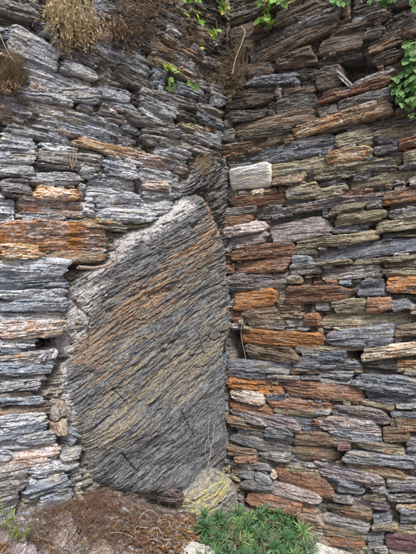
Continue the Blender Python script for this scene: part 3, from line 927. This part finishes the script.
# ------------------------------------------------------------------ plants
class MB:
    def __init__(s): s.v = []; s.f = []

    def tube(s, pts, r0, r1=None, n_=5):
        r1 = r0 if r1 is None else r1
        pts = [Vector(p) for p in pts]
        b0 = len(s.v)
        for i, p in enumerate(pts):
            t = (pts[min(i + 1, len(pts) - 1)] - pts[max(i - 1, 0)]).normalized()
            a = t.cross(Vector((0.31, 0.2, 0.93)))
            if a.length < 0.05: a = t.cross(Vector((1, 0, 0)))
            a.normalize(); b_ = t.cross(a)
            r = r0 + (r1 - r0) * i / (len(pts) - 1)
            for k in range(n_):
                an = 2 * math.pi * k / n_
                s.v.append(p + a * math.cos(an) * r + b_ * math.sin(an) * r)
        for i in range(len(pts) - 1):
            for k in range(n_):
                k2 = (k + 1) % n_
                s.f.append((b0 + i * n_ + k, b0 + i * n_ + k2, b0 + (i + 1) * n_ + k2, b0 + (i + 1) * n_ + k))

    def ribbon(s, pts, w, side):
        """blade tapering at both ends, folded along its midrib"""
        b0 = len(s.v); n_ = len(pts)
        for i, p in enumerate(pts):
            t = i / (n_ - 1)
            ww = w * (0.25 + 0.75 * math.sin(math.pi * min(1, 0.12 + t * 0.88)) ** 0.8) if t < 1 else w * 0.05
            p = Vector(p)
            up = Vector((0, 0, 1))
            s.v += [p - side * ww / 2 + up * w * 0.12, p - up * w * 0.06, p + side * ww / 2 + up * w * 0.12]
        for i in range(n_ - 1):
            a = b0 + i * 3
            s.f += [(a, a + 1, a + 4, a + 3), (a + 1, a + 2, a + 5, a + 4)]

    def obj(s, name, mat, parent=None, smooth=True):
        me = bpy.data.meshes.new(name)
        me.from_pydata([tuple(v) for v in s.v], [], s.f)
        me.materials.append(mat)
        if smooth: me.polygons.foreach_set('use_smooth', [True] * len(s.f))
        return link(name, me, parent)


R = random.Random(5)


def jit(a): return Vector((R.uniform(-a, a), R.uniform(-a, a), R.uniform(-a, a)))


def strand(p, dirv, L, n_=6, droop=0.3, wig=0.12):
    pts = [Vector(p)]
    d = Vector(dirv).normalized()
    for i in range(n_):
        d = (d + jit(wig) + Vector((0, 0, -droop / n_))).normalized()
        pts.append(pts[-1] + d * L / n_)
    return pts


def leaf_shape(kind):
    """outline points (x across, y along), length 1"""
    if kind == 'heart':
        half = [(0.0, 0.05), (0.26, -0.08), (0.46, 0.10), (0.48, 0.34), (0.36, 0.60), (0.18, 0.83), (0.0, 1.0)]
    elif kind == 'lobed':
        half = [(0.0, 0.04), (0.22, -0.05), (0.50, 0.05), (0.56, 0.30), (0.36, 0.34), (0.50, 0.60), (0.28, 0.62), (0.16, 0.82), (0.0, 1.0)]
    else:
        half = [(0.0, 0.0), (0.16, 0.2), (0.22, 0.45), (0.16, 0.7), (0.0, 1.0)]
    return half


def leaf_mesh(name, kind, mat, curl=0.25):
    half = leaf_shape(kind)
    v, f = [], []
    for (x, y) in half:
        v.append((0, y, -0.03 * math.sin(y * 3)))
    n_ = len(half)
    for sgn in (-1, 1):
        for (x, y) in half:
            v.append((sgn * x, y, curl * abs(x) * (0.6 - y * 0.5) + 0.03 * math.sin(x * 9 + y * 7)))
    for i in range(n_ - 1):
        f.append((i, i + 1, n_ + i + 1, n_ + i))
        f.append((i + 1, i, 2 * n_ + i, 2 * n_ + i + 1))
    # petiole
    k = len(v)
    v += [(-0.02, 0.02, 0), (0.02, 0.02, 0), (0.02, -0.4, -0.12), (-0.02, -0.4, -0.12)]
    f.append((k, k + 1, k + 2, k + 3))
    me = bpy.data.meshes.new(name)
    me.from_pydata(v, [], f)
    me.materials.append(mat)
    me.polygons.foreach_set('use_smooth', [True] * len(f))
    return me


LM = {
    'heart': [leaf_mesh('leaf', 'heart', MAT['ivy'], c_) for c_ in (0.1, 0.3, 0.5)],
    'lobed': [leaf_mesh('leaf', 'lobed', MAT['bright'], c_) for c_ in (0.05, 0.25, 0.4)],
    'yel': [leaf_mesh('leaf', 'lobed', MAT['yellow'], 0.2)],
}


def leaves(root, wall, spots, kind, size, w0=0.05, yel=0.0):
    d, n = WALLS[wall]
    org = root.location
    for (px_, py_) in spots:
        w = w0 + R.uniform(-0.03, 0.05)
        p = at_wall(px_, py_, wall, w)
        ms = LM['yel'] if R.random() < yel else LM[kind]
        o = link('leaf', R.choice(ms), root)
        # blade faces out and up, tip points down or sideways
        nrm = (n + Vector((0, 0, R.uniform(0.1, 1.2))) + jit(0.75)).normalized()
        tip = Vector((0, 0, -1)) + d * R.uniform(-0.9, 0.9) + n * 0.3
        tip = (tip - nrm * tip.dot(nrm)).normalized()
        x = tip.cross(nrm)
        M = Matrix((x, tip, nrm)).transposed()
        s = size * R.uniform(0.7, 1.25)
        o.matrix_local = Matrix.Translation(p - org - tip * s * 0.5) @ M.to_4x4() @ Matrix.Scale(s, 4)


def blob(cx, cy, rx, ry, n_):
    out = []
    for _ in range(n_):
        a = R.uniform(0, 2 * math.pi); r = math.sqrt(R.random())
        out.append((cx + math.cos(a) * r * rx, cy + math.sin(a) * r * ry))
    return out


def creeper(px_, py_, wall, label, spots, kind, size, yel=0.0, stem_to=None):
    p = at_wall(px_, py_, wall, 0.0)
    root = empty('ivy_plant' if kind == 'heart' else 'creeping_plant', p)
    tag(root, label, 'ivy' if kind == 'heart' else 'plant')
    leaves(root, wall, spots, kind, size, yel=yel)
    mb = MB()
    for (sx, sy) in spots[::3]:
        q = at_wall(sx, sy, wall, 0.03) - p
        mid = q * 0.5 + jit(0.03)
        mb.tube([Vector((0, 0, 0)), mid, q], 0.0018, 0.001, 4)
    mb.obj('stem', MAT['brown'], root)
    return root


creeper(414, 40, 'R', 'dense light green ivy hanging down the right wall at the right edge',
        blob(405, 90, 12, 17, 95) + blob(411, 58, 8, 20, 50) + blob(395, 86, 4, 9, 14) + blob(413, 108, 8, 10, 20), 'heart', 0.037)
creeper(343, -4, 'R', 'small green ivy sprig at the top edge, middle of the right wall', blob(341, 2, 9, 4, 12), 'heart', 0.040)
creeper(384, -4, 'R', 'green ivy sprig at the top edge, near the right ivy', blob(381, 1, 13, 4, 16), 'heart', 0.042)
creeper(412, -4, 'R', 'green ivy leaves at the top right corner', blob(414, 4, 5, 8, 8), 'heart', 0.042)
creeper(270, -4, 'R', 'bright green lobed leaves right of the corner near the top', blob(266, 5, 9, 7, 14) + blob(265, 23, 9, 5, 11) + blob(283, 2, 8, 4, 7), 'lobed', 0.052, 0.2)
creeper(193, 2, 'L', 'green leaves with yellow tips left of the corner near the top', blob(194, 14, 7, 4, 7) + blob(200, 22, 4, 4, 4), 'lobed', 0.052, 0.2)
creeper(216, 20, 'L', 'green leafy sprig beside the corner, above the dry grass', blob(214, 33, 6, 6, 8), 'lobed', 0.046, 0.1)
creeper(225, -2, 'L', 'small green leaves in the corner at the top edge', blob(225, 12, 6, 8, 9) + blob(222, 2, 6, 4, 4), 'lobed', 0.040, 0.25)
creeper(202, 38, 'L', 'tiny green sprig below the yellow tipped leaves', blob(201, 46, 5, 3, 5), 'lobed', 0.032, 0.2)
creeper(172, 62, 'L', 'bright green three leaved sprigs growing out of the left wall', blob(172, 69, 7, 4, 9) + blob(171, 84, 3, 6, 5), 'lobed', 0.042, 0.12)
creeper(190, 82, 'L', 'small bright green sprig low right of the three leaved sprigs', blob(192, 87, 5, 4, 6), 'lobed', 0.036, 0.1)
creeper(155, -2, 'L', 'green leaves at the top edge above the brown dead bush', blob(192, 2, 10, 3, 7), 'lobed', 0.04, 0.1)


def dry_bush(name, wall, px_, py_, label, cat, strands, leafs, mat_s, mat_l, onstem=None):
    """strands: (n, x, y, rx, ry, length, dir, thickness)  leafs: (n, x, y, rx, ry, size)"""
    root = empty(name, at_wall(px_, py_, wall, 0.0))
    tag(root, label, cat)
    org = root.location
    d, n = WALLS[wall]
    mb = MB(); lb = MB()
    for (k, x, y, rx, ry, L, dv, th) in strands:
        for (sx, sy) in blob(x, y, rx, ry, k):
            p = at_wall(sx, sy, wall, R.uniform(-0.02, 0.06)) - org
            dd = d * dv[0] + n * dv[1] + Vector((0, 0, dv[2])) + jit(0.55)
            sp = strand(p, dd, L * R.uniform(0.5, 1.3), 6, R.uniform(0, 0.8), 0.22)
            mb.tube(sp, th, th * 0.5, 3)
            if onstem:
                for q in sp[1:]:
                    if R.random() > onstem[0]: continue
                    dd2 = (jit(1) + Vector((0, 0, -0.4))).normalized()
                    lb.ribbon(strand(q, dd2, onstem[1] * R.uniform(0.5, 1.4), 4, 0.5, 0.45), onstem[1] * R.uniform(0.2, 0.42), dd2.cross(jit(1)).normalized())
    mb.obj('stems', mat_s, root)
    mb = lb
    for (k, x, y, rx, ry, s) in leafs:
        for (sx, sy) in blob(x, y, rx, ry, k):
            p = at_wall(sx, sy, wall, R.uniform(0.0, 0.12)) - org
            dd = (jit(0.7) + Vector((0, 0, -0.7)) + n * 0.3).normalized()
            sd_ = dd.cross(n + jit(0.6)).normalized()
            pts = strand(p, dd, s * R.uniform(0.6, 1.4), 4, 0.6, 0.35)
            mb.ribbon(pts, s * R.uniform(0.25, 0.5), sd_)
    if mb.v: mb.obj('dead_leaves', mat_l, root)
    return root


dry_bush('dry_plant', 'L', 70, 0, 'straw yellow dried plant hanging from the top of the left wall', 'dry plant',
         [(130, 70, 2, 25, 9, 0.20, (0, 0.35, -1.0), 0.0011), (110, 74, 20, 20, 12, 0.13, (0, 0.3, -1), 0.001), (60, 60, 10, 12, 14, 0.16, (-0.2, 0.3, -1), 0.001)],
         [(40, 70, 6, 24, 10, 0.020)], MAT['straw'], MAT['straw'], (0.8, 0.018))
dry_bush('dead_bush', 'L', 122, 5, 'tangled brown dead bush with curled leaves beside the straw yellow plant', 'dead bush',
         [(170, 125, 22, 28, 22, 0.14, (0.2, 0.6, 0.1), 0.0012), (70, 148, 10, 18, 14, 0.16, (0, 0.4, 0.2), 0.0012)],
         [(60, 112, 24, 15, 12, 0.030), (30, 130, 42, 14, 12, 0.024)], MAT['tuft'], MAT['brown'], (0.35, 0.018))
dry_bush('grass_tuft', 'L', 8, 85, 'brown and olive dry grass tuft at the left edge of the left wall', 'grass',
         [(420, 9, 80, 13, 14, 0.085, (0.15, 0.45, 0.9), 0.0010), (60, 14, 60, 12, 8, 0.06, (0.3, 0.3, 1.0), 0.0009)],
         [(80, 10, 86, 10, 7, 0.016)], MAT['tuft'], MAT['brown'])
dry_bush('grass_tuft', 'L', 6, 124, 'small dry grass tuft at the left edge, below the larger tuft', 'grass',
         [(50, 3, 114, 5, 5, 0.05, (0.2, 0.4, 0.7), 0.0009)], [], MAT['tuft'], MAT['brown'])
dry_bush('dead_grass', 'R', 232, 70, 'brown tangled dead grass and roots in the corner under the bare twig', 'grass',
         [(240, 232, 72, 16, 22, 0.11, (0.1, 0.5, 0.3), 0.0010), (90, 241, 50, 8, 22, 0.14, (0, 0.2, -1.0), 0.0012)],
         [(70, 232, 82, 14, 12, 0.018)], MAT['tuft'], MAT['brown'])
dry_bush('dead_grass', 'L', 214, 78, 'thin brown dead grass on the left wall beside the corner', 'grass',
         [(110, 216, 76, 12, 14, 0.08, (0.1, 0.5, 0.3), 0.0009)], [(30, 216, 80, 10, 10, 0.016)], MAT['tuft'], MAT['brown'])
dry_bush('dry_tuft', 'L', 202, 165, 'dry tan grass tuft growing above the tip of the bedrock', 'grass',
         [(110, 202, 166, 8, 10, 0.07, (0.2, 0.5, 0.6), 0.0010)], [(20, 202, 170, 7, 7, 0.015)], MAT['straw'], MAT['brown'])


def tube_thing(name, label, cat, paths, mat, wall='L'):
    root = None
    mb = MB()
    org = None
    for (pts, w, r0, r1) in paths:
        P = [at_wall(x, y, wall, w) for (x, y) in pts]
        if org is None: org = P[0]
        # Catmull-like subdivision for a soft curve
        Q = []
        for i in range(len(P) - 1):
            a = P[max(i - 1, 0)]; b_ = P[i]; c_ = P[i + 1]; d_ = P[min(i + 2, len(P) - 1)]
            for t in (0, 0.25, 0.5, 0.75):
                Q.append(0.5 * ((2 * b_) + (c_ - a) * t + (2 * a - 5 * b_ + 4 * c_ - d_) * t * t + (3 * b_ - a - 3 * c_ + d_) * t ** 3))
        Q.append(P[-1])
        mb.tube([q - org + jit(r0 * 0.13) for q in Q], r0, r1, 9)
    o = mb.obj(name, mat)
    o.location = org
    tag(o, label, cat)
    return o


tube_thing('bare_twig', 'pale bare forked twig hanging in the corner near the top', 'twig',
           [([(244, 37), (241, 45), (236, 58), (232, 74)], 0.12, 0.0044, 0.003), ([(244, 37), (245, 31), (241, 26)], 0.12, 0.0036, 0.002), ([(244, 37), (250, 34), (254, 28)], 0.12, 0.003, 0.0015)], MAT['twig'], 'R')
tube_thing('root', 'thick curved brown root looping out under the big rusty stone', 'root',
           [([(78, 267), (92, 268), (104, 266), (112, 262), (117, 255), (115, 248), (109, 245)], 0.03, 0.010, 0.006), ([(98, 267), (108, 268), (116, 270), (122, 276)], 0.035, 0.006, 0.002),
            ([(112, 261), (118, 259), (123, 252)], 0.04, 0.004, 0.0015)], MAT['root'], 'L')
tube_thing('dry_twig', 'pale thin dry stem arching over the grass tuft at the left edge', 'twig',
           [([(-2, 30), (4, 44), (10, 56), (16, 63)], 0.09, 0.0024, 0.0014)], MAT['twig'], 'L')
tube_thing('dry_sprig', 'tiny forked dry sprig below the ochre stone on the left wall', 'twig',
           [([(72, 169), (76, 160), (77, 147)], 0.04, 0.002, 0.001), ([(72, 169), (70, 160), (70, 152)], 0.04, 0.002, 0.001), ([(72, 166), (74, 150), (73, 142)], 0.05, 0.0016, 0.001)], MAT['straw'], 'L')
tube_thing('hanging_root', 'thin pale rootlets hanging over the lower right of the bedrock', 'root',
           [([(210, 418), (208, 436), (211, 452), (206, 470), (203, 482)], 0.14, 0.0016, 0.001), ([(214, 424), (213, 440), (209, 460), (210, 476)], 0.14, 0.0014, 0.0008), ([(207, 440), (205, 452), (209, 466)], 0.14, 0.0014, 0.0008)], MAT['twig'], 'L')
tube_thing('hanging_root', 'pale fibre hanging beside the bright orange stone in the corner', 'root',
           [([(243, 318), (241, 335), (244, 350), (247, 366)], 0.05, 0.0014, 0.001)], MAT['twig'], 'R')

# ------------------------------------------------------------------ spurge plant
ctr = on_ground(262, 548)
root = empty('leafy_plant', ctr)
tag(root, 'low blue green plant with whorls of narrow leaves at the foot of the right wall', 'plant')
ROS = []
while len(ROS) < 44:
    x = R.uniform(201, 316); y = R.uniform(503, 562)
    if y < 503 + 0.010 * (x - 262) ** 2 / 4 + 3: continue
    if min([abs(x - a_) + abs(y - b_) * 1.1 for a_, b_, _ in ROS] + [99]) < 10.5: continue
    ROS.append((x, y, R.uniform(0.65, 1.2)))
ROS.sort(key=lambda q: q[1])
for i, (x, y, k) in enumerate(ROS):
    gp = on_ground(x, y + 14 + 4 * R.random())
    r = ray(x, y)
    t = gp.y / r.y
    hd = Vector((0, 0, EYE)) + r * t
    ax = (hd - gp)
    if ax.z < 0.05: hd.z = gp.z + 0.06; ax = hd - gp
    tilt = (Vector((R.uniform(-0.6, 0.6), R.uniform(-0.9, -0.1), 1)) + jit(0.2)).normalized()
    mb = MB()
    nl = R.randint(26, 48)
    side0 = tilt.cross(Vector((0, 1, 0.2))).normalized(); side1 = tilt.cross(side0)
    for j in range(nl):
        an = j * 2.399 + R.uniform(-0.2, 0.2)
        lv = j / nl
        el = 0.05 + 1.15 * lv ** 1.6 + R.uniform(-0.15, 0.15)
        rad = side0 * math.cos(an) + side1 * math.sin(an)
        dv = rad * math.cos(el) + tilt * math.sin(el)
        L = k * (0.080 - 0.040 * lv) * R.uniform(0.65, 1.2)
        base_ = hd - tilt * (0.05 * (1 - lv))
        pts = strand(base_, dv, L, 4, R.uniform(0.1, 0.7) * (1 - lv), 0.09)
        sd_ = dv.cross(tilt)
        if sd_.length < 0.01: sd_ = side0
        mb.ribbon([q - ctr for q in pts], R.uniform(0.0065, 0.0088) * k, sd_.normalized())
    o = mb.obj('rosette', MAT['spurge_new'] if i % 6 == 4 else MAT['spurge'], root)
    st = MB()
    st.tube([gp - ctr - Vector((0, 0, 0.02)), (gp + hd) / 2 - ctr + jit(0.01), hd - ctr], 0.004, 0.003, 5)
    st.obj('stem', MAT['weed'], root)
# withered stalks among the shoots
mb = MB()
for (sx, sy) in blob(232, 530, 20, 14, 60) + blob(262, 530, 24, 14, 30):
    p = on_ground(sx, sy + 10) + Vector((0, 0, 0.02)) - ctr
    pts = strand(p + Vector((0, -0.03, 0.03)), Vector((R.uniform(-1, 1), -0.3, R.uniform(0, 1))), 0.07, 4, 0.5, 0.3)
    mb.ribbon(pts, 0.007, Vector((1, 0, 0.2)).normalized())
mb.obj('withered_leaves', MAT['straw'], root)

# ------------------------------------------------------------------ litter, needles, vines
def litter(name, zones, mat, kind_, label, cat=None):
    mb = MB()
    for (n_, x, y, rx, ry, L, w, lift) in zones:
        for (sx, sy) in blob(x, y, rx, ry, n_):
            p = on_ground(sx, sy) + Vector((0, 0, R.uniform(0.002, lift)))
            dv = Vector((R.uniform(-1, 1), R.uniform(-1, 1), R.uniform(-0.15, 0.45)))
            pts = strand(p, dv, L * R.uniform(0.5, 1.4), 4, 0.4, 0.25)
            if kind_ == 'tube': mb.tube(pts, w, w * 0.6, 3)
            else: mb.ribbon(pts, L * w * R.uniform(0.6, 1.2), dv.cross(Vector((0, 0, 1)) + jit(0.5)).normalized())
    o = mb.obj(name, mat)
    return tag(o, label, cat, kind='stuff')


litter('needle_litter', [(240, 105, 520, 46, 26, 0.06, 0.0011, 0.03), (240, 70, 528, 26, 14, 0.10, 0.001, 0.05), (110, 30, 546, 24, 10, 0.07, 0.001, 0.04), (300, 92, 500, 18, 12, 0.07, 0.0009, 0.03), (160, 120, 545, 30, 10, 0.07, 0.001, 0.03), (160, 175, 530, 34, 16, 0.05, 0.0009, 0.02)],
       MAT['redneedle'], 'tube', 'red brown dead needles and stalks covering the bank', 'litter')
litter('dry_stalks', [(330, 80, 534, 60, 28, 0.11, 0.0010, 0.06), (160, 150, 530, 34, 24, 0.09, 0.0010, 0.04)], MAT['tuft'], 'tube', 'pale dry stalks lying on the bank', 'litter')
litter('leaf_litter', [(170, 175, 540, 34, 18, 0.024, 0.6, 0.02), (110, 110, 530, 46, 30, 0.020, 0.55, 0.02), (60, 30, 552, 36, 8, 0.022, 0.6, 0.02), (80, 196, 530, 12, 20, 0.02, 0.6, 0.02)],
       MAT['orange_leaf'], 'leaf', 'orange brown dead leaves on the ground', 'litter')
litter('dead_leaf_litter', [(420, 165, 538, 44, 20, 0.024, 0.55, 0.02), (380, 100, 520, 40, 26, 0.018, 0.6, 0.02)], MAT['brown'], 'leaf', 'dark brown dead leaves on the ground', 'litter')
mb = MB()
for (cx, cy, n_) in ((62, 512, 46), (76, 528, 50), (48, 540, 40), (92, 506, 40), (104, 520, 30), (30, 548, 26), (120, 538, 26)):
    g0 = on_ground(cx, cy)
    lean = Vector((R.uniform(-0.9, -0.2), -0.5, R.uniform(0.1, 0.5)))
    for _ in range(n_):
        mb.tube(strand(g0 + jit(0.03), lean + jit(0.45), R.uniform(0.06, 0.16), 6, 0.9, 0.12), 0.0012, 0.0006, 3)
tag(mb.obj('rusty_grass', MAT['redneedle']), 'rusty dead grass clumps leaning over the pinkish rock at bottom left', kind='stuff')
# gravel and chips of slate
mb = MB()
for (sx, sy) in blob(150, 535, 90, 28, 420) + blob(70, 535, 70, 22, 420) + blob(330, 550, 60, 12, 120):
    p = on_ground(sx, sy)
    s = R.uniform(0.004, 0.014)
    b0 = len(mb.v)
    for dz in (-1, 1):
        for k in range(5):
            an = k * 1.2566 + R.uniform(-0.3, 0.3)
            mb.v.append(p + Vector((math.cos(an) * s * R.uniform(0.7, 1.4), math.sin(an) * s, dz * s * 0.35 + 0.003)))
    mb.f.append(tuple(b0 + 5 + k for k in range(5)))
    for k in range(5): mb.f.append((b0 + k, b0 + (k + 1) % 5, b0 + 5 + (k + 1) % 5, b0 + 5 + k))
tag(mb.obj('slate_chips', SL['g'], smooth=False), 'small slate chips scattered on the soil', 'gravel', kind='stuff')

# curled dry vine on the bank
mb = MB()
LO = [((149, 526), 12, 9, 0.0016), ((160, 535), 11, 11, 0.0014), ((164, 543), 7, 7, 0.0018), ((155, 541), 8, 6, 0.0018), ((168, 534), 9, 13, 0.0018), ((145, 538), 10, 7, 0.0016), ((60, 540), 24, 10, 0.0014), ((96, 520), 14, 8, 0.0016), ((118, 552), 26, 12, 0.0018)]
o0 = on_ground(150, 530)
for (cx, cy), rx, ry, th in LO:
    pts = []
    a0_ = R.uniform(0, 6)
    for k in range(22):
        an = a0_ + k / 21 * 5.6
        q = on_ground(cx + rx * math.cos(an), cy + ry * math.sin(an))
        pts.append(q + Vector((0, 0, 0.02 + 0.015 * math.sin(an * 2 + cx))) - o0)
    mb.tube(pts, th, th * 0.8, 5)
o = mb.obj('dry_vine', MAT['twig'])
o.location = o0
tag(o, 'curled pale dry vine lying on the brown litter below the bedrock', 'vine')


# small weeds in the lower left
def weed(px_, py_, label, n_, H, mat):
    g0 = on_ground(px_, py_)
    root = empty('weed', g0); tag(root, label, 'weed')
    mb = MB(); lf = MB()
    for _ in range(n_):
        pts = strand(jit(0.02), Vector((R.uniform(-0.5, 0.5), -0.3, 1)), H * R.uniform(0.6, 1.2), 6, 0.3, 0.15)
        mb.tube(pts, 0.0013, 0.0008, 4)
        for q in pts[2:]:
            for _k in range(R.choice([1, 2])):
                dv = jit(1).normalized()
                lf.ribbon(strand(q, dv, 0.02, 3, 0.2, 0.1), 0.006, dv.cross(Vector((0.3, 0.2, 1))).normalized())
    mb.obj('stem', MAT['weed'], root); lf.obj('leaves', mat, root)


weed(20, 548, 'yellow green flowering weed at the bottom left, in front of the grey stones', 9, 0.17, MAT['weed'])
weed(4, 530, 'thin green weed at the left edge near the bottom', 6, 0.2, MAT['bright'])
